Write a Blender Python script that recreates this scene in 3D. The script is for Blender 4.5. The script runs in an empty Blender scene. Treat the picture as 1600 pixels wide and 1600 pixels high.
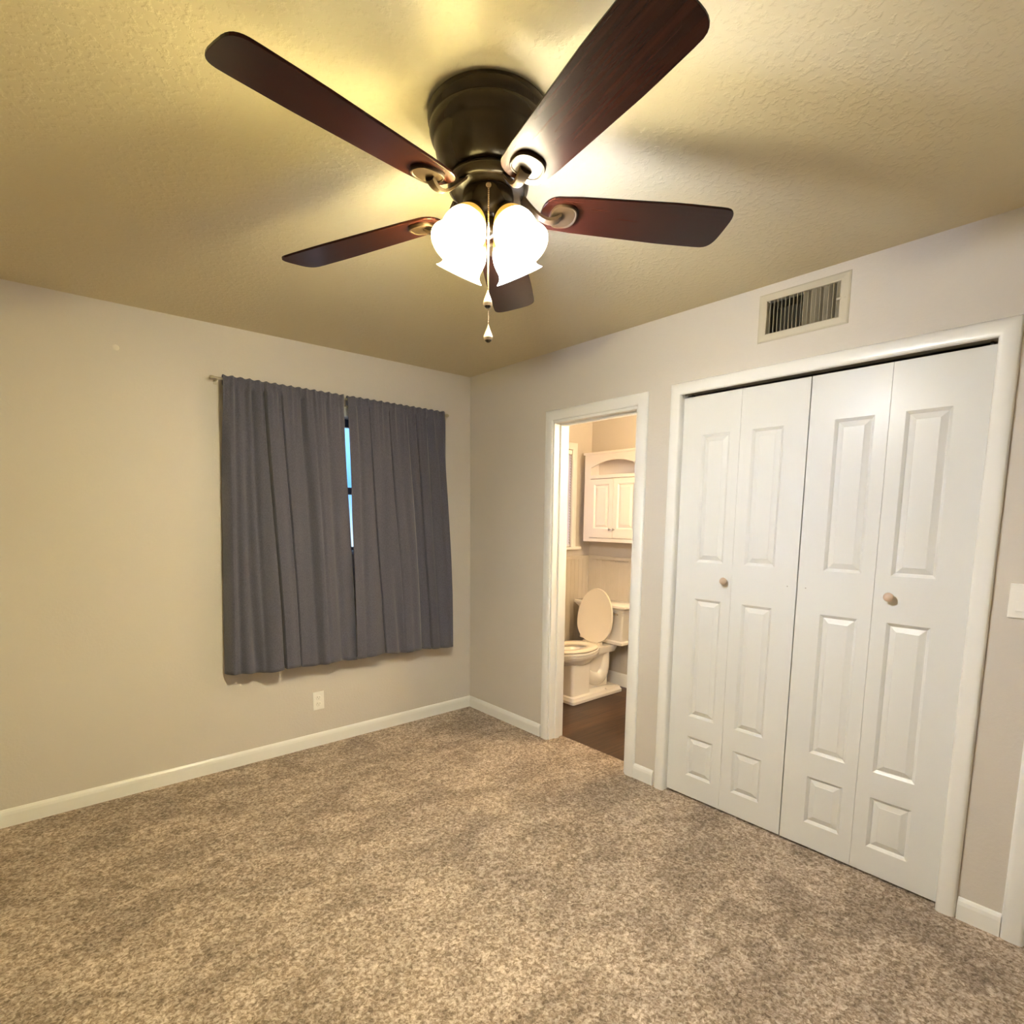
import bpy, bmesh, math, random
from mathutils import Matrix, Vector

scene = bpy.context.scene
COL = scene.collection
random.seed(7)

# ------------------------------------------------------------------ camera
cam_data = bpy.data.cameras.new("camera")
cam_data.sensor_fit = 'HORIZONTAL'
cam_data.sensor_width = 36.0
cam_data.lens = 19.63326
cam_data.shift_x = 0.007686
cam_data.shift_y = 0.073157
cam_data.clip_start = 0.05
cam = bpy.data.objects.new("camera", cam_data)
COL.objects.link(cam)
Rv = ((0.763583, -0.645652, 0.008669), (0.07258, 0.099163, 0.992421), (-0.641618, -0.757166, 0.12258))
M = Matrix(((Rv[0][0], Rv[1][0], Rv[2][0], -2.49778),
            (Rv[0][1], Rv[1][1], Rv[2][1], -3.34387),
            (Rv[0][2], Rv[1][2], Rv[2][2], 1.43967),
            (0, 0, 0, 1)))
cam.matrix_world = M
scene.camera = cam

# ------------------------------------------------------------------ world, exposure
world = bpy.data.worlds.new("dusk_sky")
scene.world = world
world.use_nodes = True
wn = world.node_tree
wn.nodes.clear()
wout = wn.nodes.new("ShaderNodeOutputWorld")
wbg = wn.nodes.new("ShaderNodeBackground")
wtc = wn.nodes.new("ShaderNodeTexCoord")
wsx = wn.nodes.new("ShaderNodeSeparateXYZ")
wno = wn.nodes.new("ShaderNodeTexNoise"); wno.inputs["Scale"].default_value = 9.0; wno.inputs["Detail"].default_value = 4
wma = wn.nodes.new("ShaderNodeMath"); wma.operation = 'MULTIPLY_ADD'; wma.inputs[1].default_value = 0.10
wsu = wn.nodes.new("ShaderNodeMath"); wsu.operation = 'ADD'; wsu.inputs[1].default_value = 0.25
wcr = wn.nodes.new("ShaderNodeValToRGB")
we = wcr.color_ramp.elements
we[0].position = 0.26; we[0].color = (0.24, 0.31, 0.42, 1)
we[1].position = 0.70; we[1].color = (0.62, 0.80, 1.0, 1)
wk = we.new(0.34); wk.color = (0.055, 0.17, 0.42, 1)
wk = we.new(0.50); wk.color = (0.16, 0.33, 0.62, 1)
wn.links.new(wtc.outputs["Generated"], wsx.inputs["Vector"])
wn.links.new(wtc.outputs["Generated"], wno.inputs["Vector"])
wn.links.new(wsx.outputs["Z"], wsu.inputs[0])
wn.links.new(wno.outputs["Fac"], wma.inputs[0])
wn.links.new(wsu.outputs["Value"], wma.inputs[2])
wn.links.new(wma.outputs["Value"], wcr.inputs["Fac"])
wn.links.new(wcr.outputs["Color"], wbg.inputs["Color"])
wbg.inputs["Strength"].default_value = 2.4
wn.links.new(wbg.outputs["Background"], wout.inputs["Surface"])

scene.view_settings.view_transform = 'Standard'
scene.view_settings.look = 'None'
scene.view_settings.gamma = 1.0
scene.view_settings.use_curve_mapping = False
scene.view_settings.exposure = 1.0
try:
    scene.cycles.use_denoising = True
    scene.cycles.max_bounces = 10
    scene.cycles.diffuse_bounces = 6
    scene.cycles.sample_clamp_indirect = 8.0
except Exception:
    pass

# light levels (the lamps the place has)
# front pair of bulbs (camera side) is warmer than the pair toward the window wall
BULB_COL = dict(front_left=(0.70, 0.59, 0.24), front_right=(1.0, 0.92, 0.66), back_left=(1.42, 1.24, 0.62), back_right=(0.92, 1.02, 1.26))
BULB_GLOW = 1230.0
SHADE_GLOW = 14.0
SHADE_CLEAR = 0.55
VANITY_GLOW = 105.0

# ------------------------------------------------------------------ materials
def new_mat(name):
    m = bpy.data.materials.new(name)
    m.use_nodes = True
    nt = m.node_tree
    b = nt.nodes["Principled BSDF"]
    return m, nt, b

def simple(name, col, rough=0.5, metal=0.0, coat=0.0, spec=None, var=0.04, vscale=18.0, bump=0.0, bscale=60.0):
    """plain colour with a faint procedural variation and optional bump"""
    m, nt, b = new_mat(name)
    N, L = nt.nodes, nt.links
    tc = N.new("ShaderNodeTexCoord")
    no = N.new("ShaderNodeTexNoise"); no.inputs["Scale"].default_value = vscale
    L.new(tc.outputs["Object"], no.inputs["Vector"])
    mx = N.new("ShaderNodeMix"); mx.data_type = 'RGBA'
    mx.inputs[6].default_value = (*[c * (1 - var) for c in col], 1)
    mx.inputs[7].default_value = (*[min(1, c * (1 + var)) for c in col], 1)
    L.new(no.outputs["Fac"], mx.inputs[0]); L.new(mx.outputs[2], b.inputs["Base Color"])
    b.inputs["Roughness"].default_value = rough
    b.inputs["Metallic"].default_value = metal
    if coat: b.inputs["Coat Weight"].default_value = coat; b.inputs["Coat Roughness"].default_value = 0.15
    if spec is not None: b.inputs["Specular IOR Level"].default_value = spec
    if bump:
        n2 = N.new("ShaderNodeTexNoise"); n2.inputs["Scale"].default_value = bscale; n2.inputs["Detail"].default_value = 4
        L.new(tc.outputs["Object"], n2.inputs["Vector"])
        bp = N.new("ShaderNodeBump"); bp.inputs["Strength"].default_value = bump; bp.inputs["Distance"].default_value = 0.004
        L.new(n2.outputs["Fac"], bp.inputs["Height"]); L.new(bp.outputs["Normal"], b.inputs["Normal"])
    return m

def plaster(name, col, bump, lo, hi, scale, rough=0.6):
    """painted orange-peel or splatter plaster"""
    m, nt, b = new_mat(name)
    N, L = nt.nodes, nt.links
    tc = N.new("ShaderNodeTexCoord")
    n1 = N.new("ShaderNodeTexNoise"); n1.inputs["Scale"].default_value = scale; n1.inputs["Detail"].default_value = 5
    n1.inputs["Roughness"].default_value = 0.55
    L.new(tc.outputs["Object"], n1.inputs["Vector"])
    cr = N.new("ShaderNodeValToRGB")
    cr.color_ramp.elements[0].position = lo; cr.color_ramp.elements[1].position = hi
    L.new(n1.outputs["Fac"], cr.inputs["Fac"])
    bp = N.new("ShaderNodeBump"); bp.inputs["Strength"].default_value = bump; bp.inputs["Distance"].default_value = 0.004
    L.new(cr.outputs["Color"], bp.inputs["Height"]); L.new(bp.outputs["Normal"], b.inputs["Normal"])
    n2 = N.new("ShaderNodeTexNoise"); n2.inputs["Scale"].default_value = 2.5
    L.new(tc.outputs["Object"], n2.inputs["Vector"])
    mx = N.new("ShaderNodeMix"); mx.data_type = 'RGBA'
    mx.inputs[6].default_value = (*[c * 0.98 for c in col], 1); mx.inputs[7].default_value = (*[c * 1.02 for c in col], 1)
    L.new(n2.outputs["Fac"], mx.inputs[0]); L.new(mx.outputs[2], b.inputs["Base Color"])
    b.inputs["Roughness"].default_value = rough
    b.inputs["Specular IOR Level"].default_value = 0.25
    return m

def carpet_mat():
    m, nt, b = new_mat("carpet_pile")
    N, L = nt.nodes, nt.links
    tc = N.new("ShaderNodeTexCoord")
    # twisted yarn tufts
    nd = N.new("ShaderNodeTexNoise"); nd.inputs["Scale"].default_value = 60; nd.inputs["Detail"].default_value = 2
    L.new(tc.outputs["Object"], nd.inputs["Vector"])
    vm = N.new("ShaderNodeMix"); vm.data_type = 'RGBA'; vm.inputs[0].default_value = 0.012
    L.new(tc.outputs["Object"], vm.inputs[6]); L.new(nd.outputs["Color"], vm.inputs[7])
    n1 = N.new("ShaderNodeTexNoise"); n1.inputs["Scale"].default_value = 88; n1.inputs["Detail"].default_value = 3.5
    n1.inputs["Roughness"].default_value = 0.62; n1.inputs["Distortion"].default_value = 0.6
    L.new(vm.outputs[2], n1.inputs["Vector"])
    c1 = N.new("ShaderNodeValToRGB")
    e = c1.color_ramp.elements
    e[0].position = 0.33; e[0].color = (0.16, 0.112, 0.076, 1)
    e[1].position = 0.68; e[1].color = (0.61, 0.51, 0.425, 1)
    k = e.new(0.46); k.color = (0.30, 0.226, 0.165, 1)
    k = e.new(0.56); k.color = (0.45, 0.358, 0.285, 1)
    L.new(n1.outputs["Fac"], c1.inputs["Fac"])
    # brushed patches where the pile lies the other way
    mp = N.new("ShaderNodeMapping"); mp.inputs["Rotation"].default_value = (0, 0, -0.6); mp.inputs["Scale"].default_value = (1.0, 1.6, 1)
    L.new(tc.outputs["Object"], mp.inputs["Vector"])
    n2 = N.new("ShaderNodeTexNoise"); n2.inputs["Scale"].default_value = 2.8; n2.inputs["Detail"].default_value = 7; n2.inputs["Roughness"].default_value = 0.68
    n2.inputs["Distortion"].default_value = 0.5
    L.new(mp.outputs["Vector"], n2.inputs["Vector"])
    c2 = N.new("ShaderNodeValToRGB")
    c2.color_ramp.elements[0].position = 0.42; c2.color_ramp.elements[0].color = (0.72, 0.71, 0.70, 1)
    c2.color_ramp.elements[1].position = 0.57; c2.color_ramp.elements[1].color = (1.08, 1.08, 1.08, 1)
    L.new(n2.outputs["Fac"], c2.inputs["Fac"])
    mu = N.new("ShaderNodeMix"); mu.data_type = 'RGBA'; mu.blend_type = 'MULTIPLY'; mu.inputs[0].default_value = 1.0
    L.new(c1.outputs["Color"], mu.inputs[6]); L.new(c2.outputs["Color"], mu.inputs[7])
    n3 = N.new("ShaderNodeTexNoise"); n3.inputs["Scale"].default_value = 26; n3.inputs["Detail"].default_value = 3
    L.new(tc.outputs["Object"], n3.inputs["Vector"])
    c3 = N.new("ShaderNodeValToRGB")
    c3.color_ramp.elements[0].position = 0.36; c3.color_ramp.elements[0].color = (0.84, 0.83, 0.82, 1)
    c3.color_ramp.elements[1].position = 0.64; c3.color_ramp.elements[1].color = (1.10, 1.10, 1.10, 1)
    L.new(n3.outputs["Fac"], c3.inputs["Fac"])
    m3 = N.new("ShaderNodeMix"); m3.data_type = 'RGBA'; m3.blend_type = 'MULTIPLY'; m3.inputs[0].default_value = 1.0
    L.new(mu.outputs[2], m3.inputs[6]); L.new(c3.outputs["Color"], m3.inputs[7])
    L.new(m3.outputs[2], b.inputs["Base Color"])
    bp = N.new("ShaderNodeBump"); bp.inputs["Strength"].default_value = 0.7; bp.inputs["Distance"].default_value = 0.008
    L.new(n1.outputs["Fac"], bp.inputs["Height"]); L.new(bp.outputs["Normal"], b.inputs["Normal"])
    b.inputs["Roughness"].default_value = 0.95
    b.inputs["Specular IOR Level"].default_value = 0.1
    b.inputs["Sheen Weight"].default_value = 0.15
    return m

def plank_mat():
    m, nt, b = new_mat("dark_plank_floor")
    N, L = nt.nodes, nt.links
    tc = N.new("ShaderNodeTexCoord")
    br = N.new("ShaderNodeTexBrick")
    br.inputs["Scale"].default_value = 1.0; br.inputs["Brick Width"].default_value = 1.1; br.inputs["Row Height"].default_value = 0.125
    br.inputs["Mortar Size"].default_value = 0.0015
    br.inputs["Color1"].default_value = (0.085, 0.042, 0.020, 1); br.inputs["Color2"].default_value = (0.045, 0.022, 0.011, 1)
    br.inputs["Mortar"].default_value = (0.012, 0.007, 0.004, 1)
    L.new(tc.outputs["Object"], br.inputs["Vector"])
    mp = N.new("ShaderNodeMapping"); mp.inputs["Scale"].default_value = (3, 45, 1)
    L.new(tc.outputs["Object"], mp.inputs["Vector"])
    no = N.new("ShaderNodeTexNoise"); no.inputs["Scale"].default_value = 1.2; no.inputs["Detail"].default_value = 6
    L.new(mp.outputs["Vector"], no.inputs["Vector"])
    cr = N.new("ShaderNodeValToRGB")
    cr.color_ramp.elements[0].position = 0.3; cr.color_ramp.elements[0].color = (0.55, 0.5, 0.45, 1)
    cr.color_ramp.elements[1].position = 0.7; cr.color_ramp.elements[1].color = (1.35, 1.3, 1.2, 1)
    L.new(no.outputs["Fac"], cr.inputs["Fac"])
    mu = N.new("ShaderNodeMix"); mu.data_type = 'RGBA'; mu.blend_type = 'MULTIPLY'; mu.inputs[0].default_value = 1
    L.new(br.outputs["Color"], mu.inputs[6]); L.new(cr.outputs["Color"], mu.inputs[7]); L.new(mu.outputs[2], b.inputs["Base Color"])
    b.inputs["Roughness"].default_value = 0.42
    return m

def blade_mat():
    m, nt, b = new_mat("mahogany_blade")
    N, L = nt.nodes, nt.links
    tc = N.new("ShaderNodeTexCoord")
    mp = N.new("ShaderNodeMapping"); mp.inputs["Scale"].default_value = (2.5, 60, 10)
    L.new(tc.outputs["Object"], mp.inputs["Vector"])
    no = N.new("ShaderNodeTexNoise"); no.inputs["Scale"].default_value = 1.5; no.inputs["Detail"].default_value = 5
    L.new(mp.outputs["Vector"], no.inputs["Vector"])
    cr = N.new("ShaderNodeValToRGB")
    cr.color_ramp.elements[0].position = 0.3; cr.color_ramp.elements[0].color = (0.012, 0.0026, 0.0018, 1)
    cr.color_ramp.elements[1].position = 0.75; cr.color_ramp.elements[1].color = (0.030, 0.0075, 0.0042, 1)
    L.new(no.outputs["Fac"], cr.inputs["Fac"]); L.new(cr.outputs["Color"], b.inputs["Base Color"])
    b.inputs["Roughness"].default_value = 0.27
    b.inputs["Specular IOR Level"].default_value = 0.22
    return m

def fabric_mat():
    m, nt, b = new_mat("charcoal_curtain_cloth")
    N, L = nt.nodes, nt.links
    tc = N.new("ShaderNodeTexCoord")
    mp = N.new("ShaderNodeMapping"); mp.inputs["Scale"].default_value = (1, 1, 0.35)
    L.new(tc.outputs["Object"], mp.inputs["Vector"])
    no = N.new("ShaderNodeTexNoise"); no.inputs["Scale"].default_value = 350; no.inputs["Detail"].default_value = 2
    L.new(mp.outputs["Vector"], no.inputs["Vector"])
    cr = N.new("ShaderNodeValToRGB")
    cr.color_ramp.elements[0].position = 0.3; cr.color_ramp.elements[0].color = (0.072, 0.072, 0.098, 1)
    cr.color_ramp.elements[1].position = 0.7; cr.color_ramp.elements[1].color = (0.106, 0.105, 0.142, 1)
    L.new(no.outputs["Fac"], cr.inputs["Fac"]); L.new(cr.outputs["Color"], b.inputs["Base Color"])
    n2 = N.new("ShaderNodeTexNoise"); n2.inputs["Scale"].default_value = 7; n2.inputs["Detail"].default_value = 3
    L.new(tc.outputs["Object"], n2.inputs["Vector"])
    bp = N.new("ShaderNodeBump"); bp.inputs["Strength"].default_value = 0.25; bp.inputs["Distance"].default_value = 0.02
    L.new(n2.outputs["Fac"], bp.inputs["Height"]); L.new(bp.outputs["Normal"], b.inputs["Normal"])
    b.inputs["Roughness"].default_value = 0.9
    b.inputs["Specular IOR Level"].default_value = 0.15
    b.inputs["Sheen Weight"].default_value = 0.25
    return m

def shade_mat(name, col, strength, clear=0.0, base=(0.9, 0.86, 0.78)):
    m, nt, b = new_mat(name)
    N, L = nt.nodes, nt.links
    tc = N.new("ShaderNodeTexCoord")
    no = N.new("ShaderNodeTexNoise"); no.inputs["Scale"].default_value = 25; no.inputs["Detail"].default_value = 3
    L.new(tc.outputs["Object"], no.inputs["Vector"])
    mr = N.new("ShaderNodeMapRange"); mr.inputs["To Min"].default_value = 0.85; mr.inputs["To Max"].default_value = 1.0
    L.new(no.outputs["Fac"], mr.inputs["Value"])
    mu = N.new("ShaderNodeMath"); mu.operation = 'MULTIPLY'; mu.inputs[1].default_value = strength
    L.new(mr.outputs["Result"], mu.inputs[0])
    b.inputs["Base Color"].default_value = (*base, 1)
    b.inputs["Roughness"].default_value = 0.35
    b.inputs["Emission Color"].default_value = (*col, 1)
    L.new(mu.outputs["Value"], b.inputs["Emission Strength"])
    if clear:
        tr = N.new("ShaderNodeBsdfTransparent")
        ms = N.new("ShaderNodeMixShader"); ms.inputs["Fac"].default_value = clear
        out = nt.nodes["Material Output"]
        L.new(b.outputs["BSDF"], ms.inputs[1]); L.new(tr.outputs["BSDF"], ms.inputs[2]); L.new(ms.outputs["Shader"], out.inputs["Surface"])
    return m

def glass_mat(name, col=(0.95, 0.98, 1.0)):
    m = bpy.data.materials.new(name); m.use_nodes = True
    nt = m.node_tree; N, L = nt.nodes, nt.links
    N.clear()
    out = N.new("ShaderNodeOutputMaterial")
    tr = N.new("ShaderNodeBsdfTransparent"); tr.inputs["Color"].default_value = (*col, 1)
    gl = N.new("ShaderNodeBsdfGlossy"); gl.inputs["Roughness"].default_value = 0.03
    fr = N.new("ShaderNodeFresnel"); fr.inputs["IOR"].default_value = 1.45
    mx = N.new("ShaderNodeMixShader")
    L.new(fr.outputs["Fac"], mx.inputs["Fac"]); L.new(tr.outputs["BSDF"], mx.inputs[1]); L.new(gl.outputs["BSDF"], mx.inputs[2])
    L.new(mx.outputs["Shader"], out.inputs["Surface"])
    return m

WALL = (0.60, 0.558, 0.515)
def blind_mat():
    m, nt, b = new_mat("white_blind_slats")
    N, L = nt.nodes, nt.links
    tc = N.new("ShaderNodeTexCoord"); no = N.new("ShaderNodeTexNoise"); no.inputs["Scale"].default_value = 12
    L.new(tc.outputs["Object"], no.inputs["Vector"])
    mx = N.new("ShaderNodeMix"); mx.data_type = 'RGBA'
    mx.inputs[6].default_value = (0.80, 0.80, 0.86, 1); mx.inputs[7].default_value = (0.84, 0.84, 0.90, 1)
    L.new(no.outputs["Fac"], mx.inputs[0]); L.new(mx.outputs[2], b.inputs["Base Color"])
    b.inputs["Roughness"].default_value = 0.5
    tl = N.new("ShaderNodeBsdfTranslucent"); tl.inputs["Color"].default_value = (0.9, 0.9, 1.0, 1)
    ms = N.new("ShaderNodeMixShader"); ms.inputs["Fac"].default_value = 0.5
    L.new(b.outputs["BSDF"], ms.inputs[1]); L.new(tl.outputs["BSDF"], ms.inputs[2]); L.new(ms.outputs["Shader"], nt.nodes["Material Output"].inputs["Surface"])
    return m

MAT = dict(
    wall=plaster("greige_wall_paint", WALL, 0.10, 0.42, 0.62, 75, 0.55),
    ceil=plaster("cream_ceiling_splatter", (0.63, 0.555, 0.385), 0.28, 0.50, 0.62, 48, 0.6),
    closet=simple("closet_dark_interior", (0.16, 0.145, 0.12), 0.8),
    wainscot=simple("bathroom_wainscot_paint", (0.56, 0.51, 0.44), 0.5),
    trim=simple("white_trim_paint", (0.80, 0.795, 0.78), 0.28, var=0.02),
    door=simple("white_door_paint", (0.69, 0.69, 0.685), 0.30, spec=0.22, var=0.015, vscale=6, bump=0.04, bscale=140),
    carpet=carpet_mat(), plank=plank_mat(), blade=blade_mat(), fabric=fabric_mat(),
    bronze=simple("oil_rubbed_bronze", (0.032, 0.022, 0.011), 0.26, metal=0.35, spec=0.5, var=0.2),
    iron=simple("bronze_blade_bracket", (0.028, 0.017, 0.009), 0.45, metal=0.1, spec=0.12, var=0.15),
    brass=simple("antique_chain_metal", (0.55, 0.42, 0.30), 0.25, metal=0.9),
    crystal=simple("pull_crystal", (0.80, 0.68, 0.58), 0.08, metal=0.3),
    rod=simple("brushed_nickel_rod", (0.45, 0.40, 0.31), 0.3, metal=0.9),
    plate=simple("white_plastic_plate", (0.86, 0.84, 0.80), 0.3, var=0.01),
    slot=simple("outlet_slot", (0.30, 0.28, 0.25), 0.6),
    vent=simple("painted_vent_metal", (0.52, 0.475, 0.38), 0.5, var=0.06),
    louver=simple("mottled_vent_louver", (0.42, 0.38, 0.29), 0.55, var=0.15),  # darker and more mottled than the vent frame
    duct=simple("duct_dark_metal", (0.05, 0.038, 0.018), 0.8),
    knob=simple("unfinished_wood_knob", (0.56, 0.42, 0.32), 0.5, var=0.08),
    hole=simple('filled_screw_hole', (0.42, 0.40, 0.38), 0.6),
    track=simple("grey_steel_track", (0.42, 0.40, 0.36), 0.4, metal=0.7),
    porcelain=simple("white_porcelain", (0.82, 0.78, 0.72), 0.10, var=0.01, coat=0.4),
    seat=simple("cream_toilet_seat", (0.80, 0.72, 0.60), 0.25, var=0.01),
    chrome=simple("chrome", (0.6, 0.58, 0.55), 0.15, metal=1.0),
    cabinet=simple("white_cabinet_paint", (0.84, 0.78, 0.74), 0.35, var=0.01),
    sash=simple("sash_backlit_shade", (0.055, 0.06, 0.08), 0.5),  # backlit shade of the frame baked into its base colour
    blind=blind_mat(),
    pane=glass_mat("window_glass"),
    neck=shade_mat('painted_dim_neck_glow', (1.0, 0.50, 0.08), 0.50, 0.0, (0.20, 0.10, 0.02)),  # frosted neck where less bulb light shows, set as a dim amber colour
    vanity=shade_mat("lit_vanity_glass", (1.0, 0.76, 0.46), VANITY_GLOW),
)

# ------------------------------------------------------------------ mesh helpers
def obj(name, bm, mat, parent=None, smooth=False, loc=None, rotz=None):
    me = bpy.data.meshes.new(name)
    bmesh.ops.recalc_face_normals(bm, faces=bm.faces)
    bm.to_mesh(me); bm.free()
    me.materials.append(mat)
    if smooth:
        for p in me.polygons: p.use_smooth = True
    o = bpy.data.objects.new(name, me)
    COL.objects.link(o)
    if parent is not None: o.parent = parent
    if loc is not None: o.location = loc
    if rotz is not None: o.rotation_euler = (0, 0, rotz)
    return o

def auto_smooth(o, deg=40):
    me = o.data
    bm = bmesh.new(); bm.from_mesh(me)
    for f in bm.faces: f.smooth = True
    for e in bm.edges:
        if len(e.link_faces) == 2 and e.calc_face_angle(0) > math.radians(deg): e.smooth = False
    bm.to_mesh(me); bm.free()
    return o

def bevel(o, w=0.003, seg=2):
    m = o.modifiers.new("edge_round", 'BEVEL'); m.width = w; m.segments = seg; m.limit_method = 'ANGLE'; m.angle_limit = math.radians(40)
    return o

def box(bm, x0, x1, y0, y1, z0, z1):
    vs = [bm.verts.new(p) for p in ((x0, y0, z0), (x1, y0, z0), (x1, y1, z0), (x0, y1, z0), (x0, y0, z1), (x1, y0, z1), (x1, y1, z1), (x0, y1, z1))]
    for f in ((0, 3, 2, 1), (4, 5, 6, 7), (0, 1, 5, 4), (1, 2, 6, 5), (2, 3, 7, 6), (3, 0, 4, 7)):
        bm.faces.new([vs[i] for i in f])
    return vs

def boxes(*bs):
    bm = bmesh.new()
    for b in bs: box(bm, *b)
    return bm

def lathe(prof, n=48, mtx=None, bm=None):
    """revolve (r, z) pairs about z"""
    bm = bm or bmesh.new()
    rings = []
    for r, z in prof:
        if r < 1e-6:
            rings.append([bm.verts.new((0, 0, z))])
        else:
            rings.append([bm.verts.new((r * math.cos(2 * math.pi * k / n), r * math.sin(2 * math.pi * k / n), z)) for k in range(n)])
    for a, b in zip(rings, rings[1:]):
        for k in range(n):
            k2 = (k + 1) % n
            if len(a) == 1 and len(b) == 1: continue
            if len(a) == 1: bm.faces.new((a[0], b[k2], b[k]))
            elif len(b) == 1: bm.faces.new((a[k], a[k2], b[0]))
            else: bm.faces.new((a[k], a[k2], b[k2], b[k]))
    if mtx is not None:
        bmesh.ops.transform(bm, matrix=mtx, verts=[v for r in rings for v in r])
    return bm

def tube(bm, pts, rad, n=10, cap=True):
    pts = [Vector(p) for p in pts]
    rads = rad if isinstance(rad, (list, tuple)) else [rad] * len(pts)
    rings = []
    ref = Vector((0.31, 0.17, 0.93))
    for i, p in enumerate(pts):
        d = (pts[min(i + 1, len(pts) - 1)] - pts[max(i - 1, 0)]).normalized()
        u = d.cross(ref)
        if u.length < 1e-3: u = d.cross(Vector((1, 0, 0)))
        u.normalize(); v = d.cross(u)
        rings.append([bm.verts.new(p + (u * math.cos(2 * math.pi * k / n) + v * math.sin(2 * math.pi * k / n)) * rads[i]) for k in range(n)])
    for a, b in zip(rings, rings[1:]):
        for k in range(n):
            bm.faces.new((a[k], a[(k + 1) % n], b[(k + 1) % n], b[k]))
    if cap:
        bm.faces.new(rings[0][::-1]); bm.faces.new(rings[-1])
    return bm

def loft(bm, rings, cap0=True, cap1=True, closed=True):
    """skin between rings of equal length"""
    R = [[bm.verts.new(p) for p in r] for r in rings]
    n = len(R[0])
    for a, b in zip(R, R[1:]):
        for k in range(n if closed else n - 1):
            bm.faces.new((a[k], a[(k + 1) % n], b[(k + 1) % n], b[k]))
    if cap0: bm.faces.new(R[0][::-1])
    if cap1: bm.faces.new(R[-1])
    return bm

def tag(o, label=None, cat=None, group=None, kind=None):
    if label: o["label"] = label
    if cat: o["category"] = cat
    if group: o["group"] = group
    if kind: o["kind"] = kind
    return o

def empty(name, loc=(0, 0, 0), rotz=0.0):
    o = bpy.data.objects.new(name, None)
    o.empty_display_size = 0.1
    COL.objects.link(o)
    o.location = loc; o.rotation_euler = (0, 0, rotz)
    return o

def struct(o, label, cat):
    return tag(o, label, cat, kind="structure")

# ------------------------------------------------------------------ room shell
H = 2.44
XL, YB = -3.09, -4.29            # left wall face, wall behind the camera
BX, BY = 1.334, -1.62            # bathroom far wall, bathroom partition to the closet
CL0, CL1, CLZ = 1.737, 2.921, 2.0466     # closet opening (distance from the window wall)
CLO = 2.070                              # rough opening height above the casing edge
D0, D1, DZ = 0.850, 1.480, 2.032         # bathroom doorway
E0, E1 = 3.165, 3.93                     # entry doorway
V0, V1, VZ0, VZ1 = 2.1347, 2.4247, 2.2358, 2.3732   # vent opening
W0, W1, WZ0, WZ1 = -1.50, -0.44, 1.225, 2.046       # bedroom window opening (x)
BW0, BW1, BWZ0, BWZ1 = 0.45, 1.085, 1.195, 2.02     # bathroom window opening (x)

struct(obj("floor", boxes((XL, 0.119, YB, 0.0, -0.08, 0.0), (0.119, 0.70, -2.99, -1.70, -0.08, 0.0)), MAT['carpet']),
       "tan speckled cut pile carpet covering the whole bedroom floor", "carpet")
struct(obj("floor_bathroom", boxes((0.119, BX, BY, 0.0, -0.085, -0.004)), MAT['plank']),
       "dark brown wood plank floor seen through the bathroom doorway", "floor")
struct(obj("ceiling", boxes((XL - 0.12, BX + 0.12, YB - 0.12, 0.15, H, H + 0.12)), MAT['ceil']),
       "cream splatter textured ceiling around the fan", "ceiling")

def wall_with_holes(u0, u1, holes, put):
    """tile a wall of height H with boxes around rectangular holes (a0, a1, z0, z1)"""
    cuts = sorted({u0, u1, *[h[0] for h in holes], *[h[1] for h in holes]})
    bm = bmesh.new()
    for a, b in zip(cuts, cuts[1:]):
        hs = sorted([(h[2], h[3]) for h in holes if h[0] <= a + 1e-6 and h[1] >= b - 1e-6])
        z = 0.0
        for h0, h1 in hs:
            if h0 > z + 1e-6: put(bm, a, b, z, h0)
            z = h1
        if z < H - 1e-6: put(bm, a, b, z, H)
    bmesh.ops.remove_doubles(bm, verts=bm.verts, dist=1e-5)
    return bm

struct(obj("wall_back", wall_with_holes(XL - 0.12, BX + 0.12, [(W0, W1, WZ0, WZ1), (BW0, BW1, BWZ0, BWZ1)],
       lambda bm, a, b, z0, z1: box(bm, a, b, 0.0, 0.15, z0, z1)), MAT['wall']),
       "greige wall holding the curtained window", "wall")
wr = wall_with_holes(YB, 0.0, [(-D1, -D0, 0, DZ), (-CL1, -CL0, 0, CLO), (-E1, -E0, 0, DZ), (-V1, -V0, VZ0, VZ1)],
       lambda bm, a, b, z0, z1: box(bm, 0.0, 0.12, a, b, z0, z1))
struct(obj("wall_right", wr, MAT['wall']), "greige wall with the bathroom doorway, closet doors and air vent", "wall")
struct(obj("wall_left", boxes((XL - 0.12, XL, YB, 0.0, 0, H)), MAT['wall']), "greige bedroom side wall opposite the closet", "wall")
struct(obj("wall_front", boxes((XL - 0.12, 0.12, YB - 0.12, YB, 0, H)), MAT['wall']), "greige bedroom wall opposite the window", "wall")
struct(obj("wall_bathroom_back", boxes((BX, BX + 0.12, BY - 0.08, 0.0, 0, H)), MAT['wall']), "bathroom wall behind the toilet", "wall")
struct(obj("wall_bathroom_side", boxes((0.12, BX, BY - 0.08, BY, 0, H)), MAT['wall']), "bathroom partition beside the closet", "wall")
struct(obj("wall_closet", boxes((0.70, 0.76, -3.05, -1.70, 0, H), (0.12, 0.70, -3.05, -2.99, 0, H)), MAT['closet']),
       "dark inside of the closet behind the bifold doors", "wall")

# baseboards: swept profile along straight runs
def base_run(bm, p, q, nrm, h=0.082, t=0.014):
    """p, q: 2-D ends on the wall face; nrm: 2-D direction into the room"""
    prof = [(0, 0), (t, 0), (t, h * 0.70), (t * 0.82, h * 0.86), (t * 0.45, h * 0.97), (0.002, h), (0, h)]
    rings = []
    for e in (p, q):
        rings.append([(e[0] + nrm[0] * a, e[1] + nrm[1] * a, z) for a, z in prof])
    loft(bm, rings)
    return bm

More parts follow.
